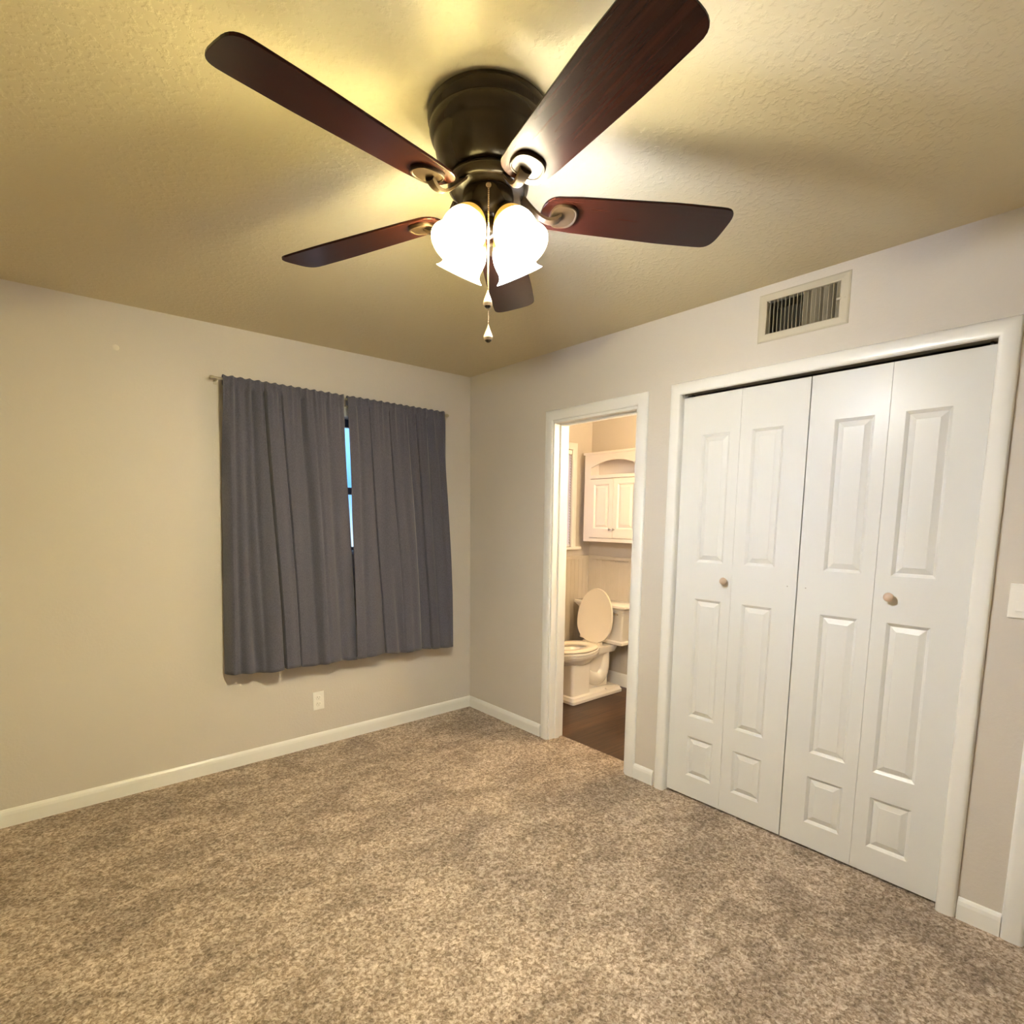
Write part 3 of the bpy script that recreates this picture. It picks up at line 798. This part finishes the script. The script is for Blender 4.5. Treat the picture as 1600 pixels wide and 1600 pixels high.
def iron_bm():
    bm = bmesh.new()
    # shield-shaped plate under the blade
    n = 28
    def shield(k0, z, s):
        ps = []
        for k in range(n):
            a = 2 * math.pi * k / n
            ca, sa = math.cos(a), math.sin(a)
            rx = 0.043 if ca > 0 else 0.030
            ps.append((0.192 + s * rx * math.copysign(abs(ca) ** 0.8, ca), s * 0.040 * math.copysign(abs(sa) ** 0.8, sa), z))
        return ps
    loft(bm, [shield(0, -0.0032, 1.0), shield(0, -0.0075, 1.0), shield(0, -0.0105, 0.95), shield(0, -0.0105, 0.88), shield(0, -0.0090, 0.84)])
    # curved arm back to the hub
    pts = []
    for k in range(13):
        t = k / 12
        x = 0.090 + (0.190 - 0.090) * t
        z = 0.040 * (1 - t) ** 2 - 0.012 - 0.020 * math.sin(math.pi * t) * (t * 0.9 + 0.35)
        pts.append((x, 0, z))
    rings = []
    for (x, y, z), t in zip(pts, [k / 12 for k in range(13)]):
        w = 0.016 - 0.006 * math.sin(math.pi * t)
        rings.append([(x, w, z + 0.004), (x, w * 0.8, z - 0.003), (x, 0, z - 0.006), (x, -w * 0.8, z - 0.003), (x, -w, z + 0.004)])
    loft(bm, rings)
    return bm

TH0 = 3.2581
DZB = (0.0083, -0.0201, -0.0130, 0.0125, 0.0123)
PITCH = -0.2035
BZ = 2.2251
b0 = i0 = s0 = None
for i in range(5):
    a = TH0 - i * 2 * math.pi / 5
    mtx = Matrix.Translation((0, 0, fz(BZ))) @ Matrix.Rotation(a, 4, 'Z') @ Matrix.Rotation(-math.atan(DZB[i] / 0.65), 4, 'Y') @ Matrix.Rotation(PITCH, 4, 'X')
    if b0 is None:
        b0 = bl_ = obj("blade", blade_bm(), MAT['blade'], fan)
        bevel(bl_, 0.0012, 2)
        i0 = ir_ = obj("blade_iron", iron_bm(), MAT['iron'], bl_); auto_smooth(ir_, 35)
    else:
        bl_ = b0.copy(); COL.objects.link(bl_); bl_.parent = fan
        ir_ = i0.copy(); COL.objects.link(ir_); ir_.parent = bl_
    bl_.matrix_local = mtx

# light kit: four tulip shades on short arms
camaz = math.atan2(-3.34387 - FY, -2.49778 - FX)
TILT = math.radians(32)
neck_prof = [(0.026, 0.000), (0.031, 0.004), (0.037, 0.012), (0.0425, 0.022), (0.0475, 0.034)]
shade_prof = [(0.0475, 0.034), (0.0520, 0.046), (0.0545, 0.058), (0.0548, 0.070), (0.0530, 0.082), (0.0515, 0.092), (0.0535, 0.101), (0.0595, 0.108), (0.0655, 0.112)]
def shell(prof): return prof + [(r - 0.0025, q) for r, q in reversed(prof)] + [prof[0]]
for q in range(4):
    az = camaz + math.radians(45 + 90 * q)
    side = math.sin(az - camaz)          # negative is the side toward the window-end of the photo's left
    dirv = Vector((math.cos(az) * math.sin(TILT), math.sin(az) * math.sin(TILT), -math.cos(TILT)))
    rim = Vector((0.116 * math.cos(az), 0.116 * math.sin(az), fz(2.095))) + Vector((0.78322, -0.62174, 0)) * 0.004
    neck = rim - dirv * 0.112
    zax = dirv; xax = zax.cross(Vector((0, 0, 1))).normalized(); yax = zax.cross(xax)
    mt = Matrix(((xax.x, yax.x, zax.x, neck.x), (xax.y, yax.y, zax.y, neck.y), (xax.z, yax.z, zax.z, neck.z), (0, 0, 0, 1)))
    where = ("front" if q in (0, 3) else "back") + ("_left" if math.cos(az) * 0.78322 + math.sin(az) * (-0.62174) < 0 else "_right")
    col = BULB_COL[where]
    glass = shade_mat("lit_frosted_glass_" + where, col, SHADE_GLOW, SHADE_CLEAR)
    holder = obj("lamp_holder", lathe([(0, -0.030), (0.012, -0.030), (0.020, -0.022), (0.031, -0.004), (0.0335, 0.006), (0.0305, 0.006), (0.026, -0.002), (0.0, -0.002)], 32), MAT['bronze'], fan)
    holder.matrix_local = mt
    auto_smooth(holder, 50)
    sh = obj("lamp_shade", lathe(shell(shade_prof), 40), glass, holder, smooth=True)
    sh["label"] = "lit frosted glass tulip shade"
    nk = obj("shade_neck", lathe(shell(neck_prof), 40), MAT['neck'], sh, smooth=True)
    nk["label"] = "frosted neck of the glass shade, its weaker glow put in as amber colour"
    bb = obj("bulb", lathe([(0, 0.0), (0.010, 0.0), (0.011, 0.012), (0.018, 0.026), (0.0245, 0.040), (0.0265, 0.050), (0.0245, 0.062), (0.016, 0.072), (0, 0.076)], 24), shade_mat('lit_bulb_' + where, col, BULB_GLOW), holder, smooth=True)
    arm = tube(bmesh.new(), [(math.cos(az) * 0.030, math.sin(az) * 0.030, fz(2.200)), tuple(neck - dirv * 0.026)], 0.010, 12)
    obj("lamp_arm", arm, MAT['bronze'], fan)

# pull chains with crystal fobs
def bead_chain(bm, p, q, r=0.0016, step=0.0042):
    p, q = Vector(p), Vector(q); n = max(2, int((q - p).length / step))
    for k in range(n + 1):
        c = p.lerp(q, k / n)
        bmesh.ops.create_icosphere(bm, subdivisions=1, radius=r, matrix=Matrix.Translation(c))
    tube(bm, [tuple(p), tuple(q)], r * 0.45, 5)
    return bm
tdir = Vector((-0.62174, -0.78322, 0)); ldir = Vector((0.78322, -0.62174, 0))
def pull(off, zend):
    base = tdir * 0.0665 + ldir * off
    top = Vector((base.x, base.y, fz(2.240)))
    bm = bmesh.new()
    tube(bm, [tuple(top - tdir * 0.006), tuple(top + tdir * 0.004)], 0.006, 12)
    top = top + tdir * 0.003
    bead_chain(bm, top, (top.x, top.y, fz(zend + 0.022)))
    ch = obj("pull_chain", bm, MAT['brass'], fan); ch["label"] = "beaded metal pull chain"
    fb = lathe([(0, 0.020), (0.002, 0.020), (0.0022, 0.016), (0.0045, 0.010), (0.0095, -0.002), (0.0118, -0.010), (0.010, -0.0155), (0.005, -0.0185), (0, -0.0195)], 12, Matrix.Translation((top.x, top.y, fz(zend))))
    f = obj("fob", fb, MAT['crystal'], ch); f["label"] = "teardrop crystal fob"
    cp = lathe([(0, -0.022), (0.004, -0.0215), (0.0075, -0.0185), (0.0085, -0.0155), (0, -0.0155)], 16, Matrix.Translation((top.x, top.y, fz(zend))))
    obj("fob_cap", cp, MAT['bronze'], ch)
pull(0.0, 1.978)
pull(0.0016, 1.897)

# ------------------------------------------------------------------ toilet
TX0, TY = 0.0, -0.330
toi = tag(empty("toilet", (0.9, TY, -0.004)), "white toilet with raised lid seen through the bathroom doorway", "toilet")
def T(bm, name, mat, smooth=True, deg=40, parent=None):
    o = obj(name, bm, mat)
    o.parent = toi if parent is None else parent
    o.matrix_parent_inverse = Matrix.Translation((-0.9, -TY, 0.004))
    if smooth: auto_smooth(o, deg)
    return o
def rrect(x0, x1, hy, z, r=0.03, n=6):
    """rounded rectangle ring about y=TY"""
    ps = []
    for cx, cy, a0 in ((x1 - r, TY + hy - r, 0), (x0 + r, TY + hy - r, 90), (x0 + r, TY - hy + r, 180), (x1 - r, TY - hy + r, 270)):
        for k in range(n + 1):
            a = math.radians(a0 + 90 * k / n)
            ps.append((cx + r * math.cos(a), cy + r * math.sin(a), z))
    return ps
def egg(cx, rf, rb, hy, z, n=48, e=1.0):
    ps = []
    for k in range(n):
        a = 2 * math.pi * k / n
        c, s = math.cos(a), math.sin(a)
        rx = rb if c > 0 else rf
        ps.append((cx + rx * math.copysign(abs(c) ** e, c), TY + hy * math.copysign(abs(s) ** e, s), z))
    return ps
# stepped plinth and square pedestal
bm = bmesh.new()
loft(bm, [rrect(0.615, 1.225, 0.178, 0.0, 0.02), rrect(0.615, 1.225, 0.178, 0.022, 0.02), rrect(0.622, 1.218, 0.171, 0.030, 0.02), rrect(0.628, 1.212, 0.165, 0.046, 0.02), rrect(0.640, 1.20, 0.150, 0.052, 0.02)])
loft(bm, [rrect(0.645, 0.86, 0.140, 0.052, 0.02), rrect(0.650, 0.86, 0.133, 0.075, 0.02), rrect(0.652, 0.87, 0.131, 0.30, 0.02)])
loft(bm, [rrect(0.80, 1.16, 0.075, 0.052, 0.03), rrect(0.80, 1.15, 0.080, 0.20, 0.03), rrect(0.78, 1.14, 0.100, 0.36, 0.03)])
T(bm, "pedestal", MAT['porcelain'])
# trapway bulge on the visible side
bm = bmesh.new()
pts = [(0.78, TY - 0.045, 0.27), (0.86, TY - 0.055, 0.20), (0.94, TY - 0.060, 0.145), (1.02, TY - 0.062, 0.125), (1.075, TY - 0.060, 0.17), (1.095, TY - 0.058, 0.25), (1.10, TY - 0.055, 0.33), (1.10, TY - 0.05, 0.385)]
def smooth_path(P, n=6):
    out = []
    for i in range(len(P) - 1):
        p0, p1, p2, p3 = (Vector(P[max(0, min(len(P) - 1, i + k))]) for k in (-1, 0, 1, 2))
        for j in range(n):
            t = j / n
            out.append(0.5 * ((2 * p1) + (p2 - p0) * t + (2 * p0 - 5 * p1 + 4 * p2 - p3) * t * t + (3 * p1 - p0 - 3 * p2 + p3) * t ** 3))
    return out + [Vector(P[-1])]
sp = smooth_path(pts)
tube(bm, sp, [0.052 + 0.008 * math.sin(math.pi * i / (len(sp) - 1)) for i in range(len(sp))], 20)
T(bm, "trapway", MAT['porcelain'], deg=80)
bm = lathe([(0, 0.016), (0.008, 0.014), (0.012, 0.006), (0.013, 0.0)], 16, Matrix.Translation((1.03, TY - 0.163, 0.050)))
T(bm, "bolt_cap", MAT['porcelain'])
# bowl
bm = bmesh.new()
loft(bm, [egg(0.78, 0.10, 0.16, 0.115, 0.27), egg(0.77, 0.17, 0.20, 0.145, 0.30), egg(0.765, 0.205, 0.24, 0.160, 0.325), egg(0.765, 0.212, 0.25, 0.165, 0.332),
          egg(0.765, 0.235, 0.27, 0.176, 0.345), egg(0.765, 0.240, 0.275, 0.180, 0.368), egg(0.765, 0.235, 0.27, 0.176, 0.372), egg(0.765, 0.245, 0.275, 0.184, 0.378), egg(0.765, 0.245, 0.275, 0.184, 0.392), egg(0.765, 0.240, 0.27, 0.178, 0.398),
          egg(0.765, 0.19, 0.18, 0.125, 0.398), egg(0.765, 0.17, 0.16, 0.105, 0.37), egg(0.77, 0.10, 0.10, 0.06, 0.30)])
loft(bm, [rrect(0.96, 1.20, 0.115, 0.34, 0.03), rrect(0.96, 1.22, 0.125, 0.38, 0.03), rrect(0.96, 1.22, 0.125, 0.400, 0.03)])
T(bm, "bowl", MAT['porcelain'])
# seat ring
bm = bmesh.new()
loft(bm, [egg(0.77, 0.245, 0.245, 0.184, 0.400), egg(0.77, 0.250, 0.250, 0.188, 0.409), egg(0.77, 0.243, 0.245, 0.181, 0.420), egg(0.77, 0.20, 0.20, 0.14, 0.422), egg(0.765, 0.165, 0.150, 0.103, 0.419), egg(0.765, 0.160, 0.145, 0.098, 0.410), egg(0.765, 0.165, 0.150, 0.103, 0.400), egg(0.77, 0.245, 0.245, 0.184, 0.400)], False, False)
bmesh.ops.remove_doubles(bm, verts=bm.verts, dist=1e-5)
T(bm, "seat", MAT['seat'], deg=70)
# raised lid leaning on the tank
def lid_pts(sc, off):
    ps = []
    n = 56
    lean = math.radians(7)
    for k in range(n):
        a = 2 * math.pi * k / n
        c, s = math.cos(a), math.sin(a)
        rl = 0.255 if c > 0 else 0.20
        L = 0.205 + sc * rl * math.copysign(abs(c) ** (1.0 if c > 0 else 0.75), c)
        Wd = sc * 0.186 * s
        x = 1.022 + L * math.sin(lean) + off * math.cos(lean)
        z = 0.408 + L * math.cos(lean) - off * math.sin(lean)
        ps.append((x, TY + Wd, z))
    return ps
bm = bmesh.new()
loft(bm, [lid_pts(0.95, -0.003), lid_pts(0.985, -0.0055), lid_pts(1.0, 0.001), lid_pts(1.0, 0.008), lid_pts(0.97, 0.014)])
loft(bm, [[(1.005, TY + y, 0.402), (1.055, TY + y, 0.402), (1.055, TY + y, 0.425), (1.005, TY + y, 0.425)] for y in (-0.085, -0.055)])
loft(bm, [[(1.005, TY + y, 0.402), (1.055, TY + y, 0.402), (1.055, TY + y, 0.425), (1.005, TY + y, 0.425)] for y in (0.055, 0.085)])
T(bm, "lid", MAT['seat'], deg=50)
# tank
bm = bmesh.new()
loft(bm, [rrect(1.125, 1.310, 0.225, 0.405, 0.015), rrect(1.118, 1.312, 0.232, 0.412, 0.015), rrect(1.118, 1.312, 0.232, 0.430, 0.015), rrect(1.128, 1.312, 0.222, 0.440, 0.015), rrect(1.120, 1.312, 0.236, 0.655, 0.015), rrect(1.114, 1.312, 0.242, 0.662, 0.015), rrect(1.112, 1.312, 0.244, 0.684, 0.015), rrect(1.106, 1.312, 0.250, 0.690, 0.015), rrect(1.106, 1.312, 0.250, 0.700, 0.015)])
T(bm, "tank", MAT['porcelain'])
bm = bmesh.new()
loft(bm, [rrect(1.100, 1.313, 0.256, 0.701, 0.012), rrect(1.088, 1.313, 0.268, 0.716, 0.012), rrect(1.082, 1.313, 0.274, 0.722, 0.012), rrect(1.082, 1.313, 0.274, 0.738, 0.012), rrect(1.090, 1.313, 0.266, 0.744, 0.012)])
T(bm, "tank_lid", MAT['porcelain'])
bm = tube(bmesh.new(), [(1.108, TY - 0.150, 0.672), (1.092, TY - 0.150, 0.672), (1.090, TY - 0.205, 0.668)], [0.009, 0.008, 0.006], 12)
o = T(bm, "flush_lever", MAT['chrome']); o["label"] = "chrome flush lever"

# ------------------------------------------------------------------ bathroom wall cabinet
CX0, CX1 = 1.164, BX - 0.0005
CY0, CY1, CZ0, CZ1 = -0.705, -0.078, 1.247, 1.972
cab = tag(empty("wall_cabinet", (CX1, (CY0 + CY1) / 2, CZ0)), "white arched wall cabinet hung above the toilet", "cabinet")
def Cc(o): return child(o, cab)
bm = boxes((CX0 + 0.018, CX1, CY1 - 0.018, CY1, CZ0, CZ1), (CX0 + 0.018, CX1, CY0, CY0 + 0.018, CZ0, CZ1), (CX1 - 0.008, CX1, CY0 + 0.018, CY1 - 0.018, CZ0, CZ1),
           (CX0 + 0.018, CX1 - 0.008, CY0 + 0.018, CY1 - 0.018, CZ0, CZ0 + 0.018), (CX0 + 0.018, CX1 - 0.008, CY0 + 0.018, CY1 - 0.018, 1.782, 1.797))
Cc(obj("body", bm, MAT['cabinet']))
# arched face frame
bm = bmesh.new()
st = 0.066
y0i, y1i = CY0 + st, CY1 - st
n = 24
outer, innr = [], []
za, zc = 1.862, 1.922
for k in range(n + 1):
    t = k / n
    y = y0i + (y1i - y0i) * t
    outer.append((y, CZ1)); innr.append((y, za + (zc - za) * math.sin(math.pi * t) ** 0.8))
fr_, bk_ = [], []
for k in range(n):
    quad = [(outer[k]), (outer[k + 1]), (innr[k + 1]), (innr[k])]
    loft(bm, [[(CX0, y, z) for y, z in quad], [(CX0 + 0.018, y, z) for y, z in quad]])
box(bm, CX0, CX0 + 0.018, CY0, y0i, CZ0, CZ1); box(bm, CX0, CX0 + 0.018, y1i, CY1, CZ0, CZ1)
box(bm, CX0, CX0 + 0.018, y0i, y1i, CZ0, CZ0 + 0.030)
bmesh.ops.remove_doubles(bm, verts=bm.verts, dist=1e-5)
Cc(obj("face_frame", bm, MAT['cabinet']))
Cc(bevel(obj("shelf_edge", boxes((CX0 - 0.004, CX0 + 0.018, y0i - 0.001, y1i + 0.001, 1.772, 1.800)), MAT['cabinet']), 0.003))
Cc(bevel(obj("crown", boxes((CX0 - 0.012, CX1, CY0 - 0.012, CY1 + 0.008, CZ1, CZ1 + 0.020)), MAT['cabinet']), 0.004))
ymid = (CY0 + CY1) / 2
for a, b, kn in ((ymid + 0.0012, y1i - 0.0015, ymid + 0.020), (y0i + 0.0015, ymid - 0.0012, ymid - 0.020)):
    w = b - a
    bm = leaf_mesh(w, 1.768 - 1.281, 0.016, [(0.042, w - 0.042, 0.075, 0.487 - 0.042)])
    dr = Cc(obj("cabinet_door", bm, MAT['cabinet']))
    dr.matrix_basis = Matrix.Translation((CX0 - 0.002, b, 1.281))
    kb = lathe([(0, 0), (0.005, 0.0), (0.0045, 0.010), (0.0095, 0.015), (0.0095, 0.020), (0.005, 0.023), (0, 0.0235)], 20, Matrix.Rotation(-math.pi / 2, 4, 'Y'))
    ko = obj("knob", kb, MAT['chrome'], dr, smooth=True)
    ko.location = (0, kn - b, 1.352 - 1.281)

# ------------------------------------------------------------------ bathroom vanity light on the partition
vl = tag(empty("vanity_light", (0.62, BY + 0.0005, 2.02)), "glass shaded bathroom wall light on the partition beside the closet", "wall light")
bevel(obj("back_plate", boxes((-0.22, 0.22, 0.0, 0.02, -0.05, 0.05)), MAT['chrome'], vl), 0.004)
for xx in (-0.14, 0.14):
    am = tube(bmesh.new(), [(xx, 0.02, 0), (xx, 0.07, 0.0), (xx, 0.09, -0.02)], 0.008, 10)
    ar = obj("arm", am, MAT['chrome'], vl)
    obj("shade", lathe([(0.025, -0.02), (0.045, -0.05), (0.055, -0.09), (0.06, -0.12), (0.057, -0.12), (0.05, -0.09), (0.04, -0.05), (0.02, -0.02)], 28, Matrix.Translation((xx, 0.10, 0.0))), MAT['vanity'], vl, smooth=True)
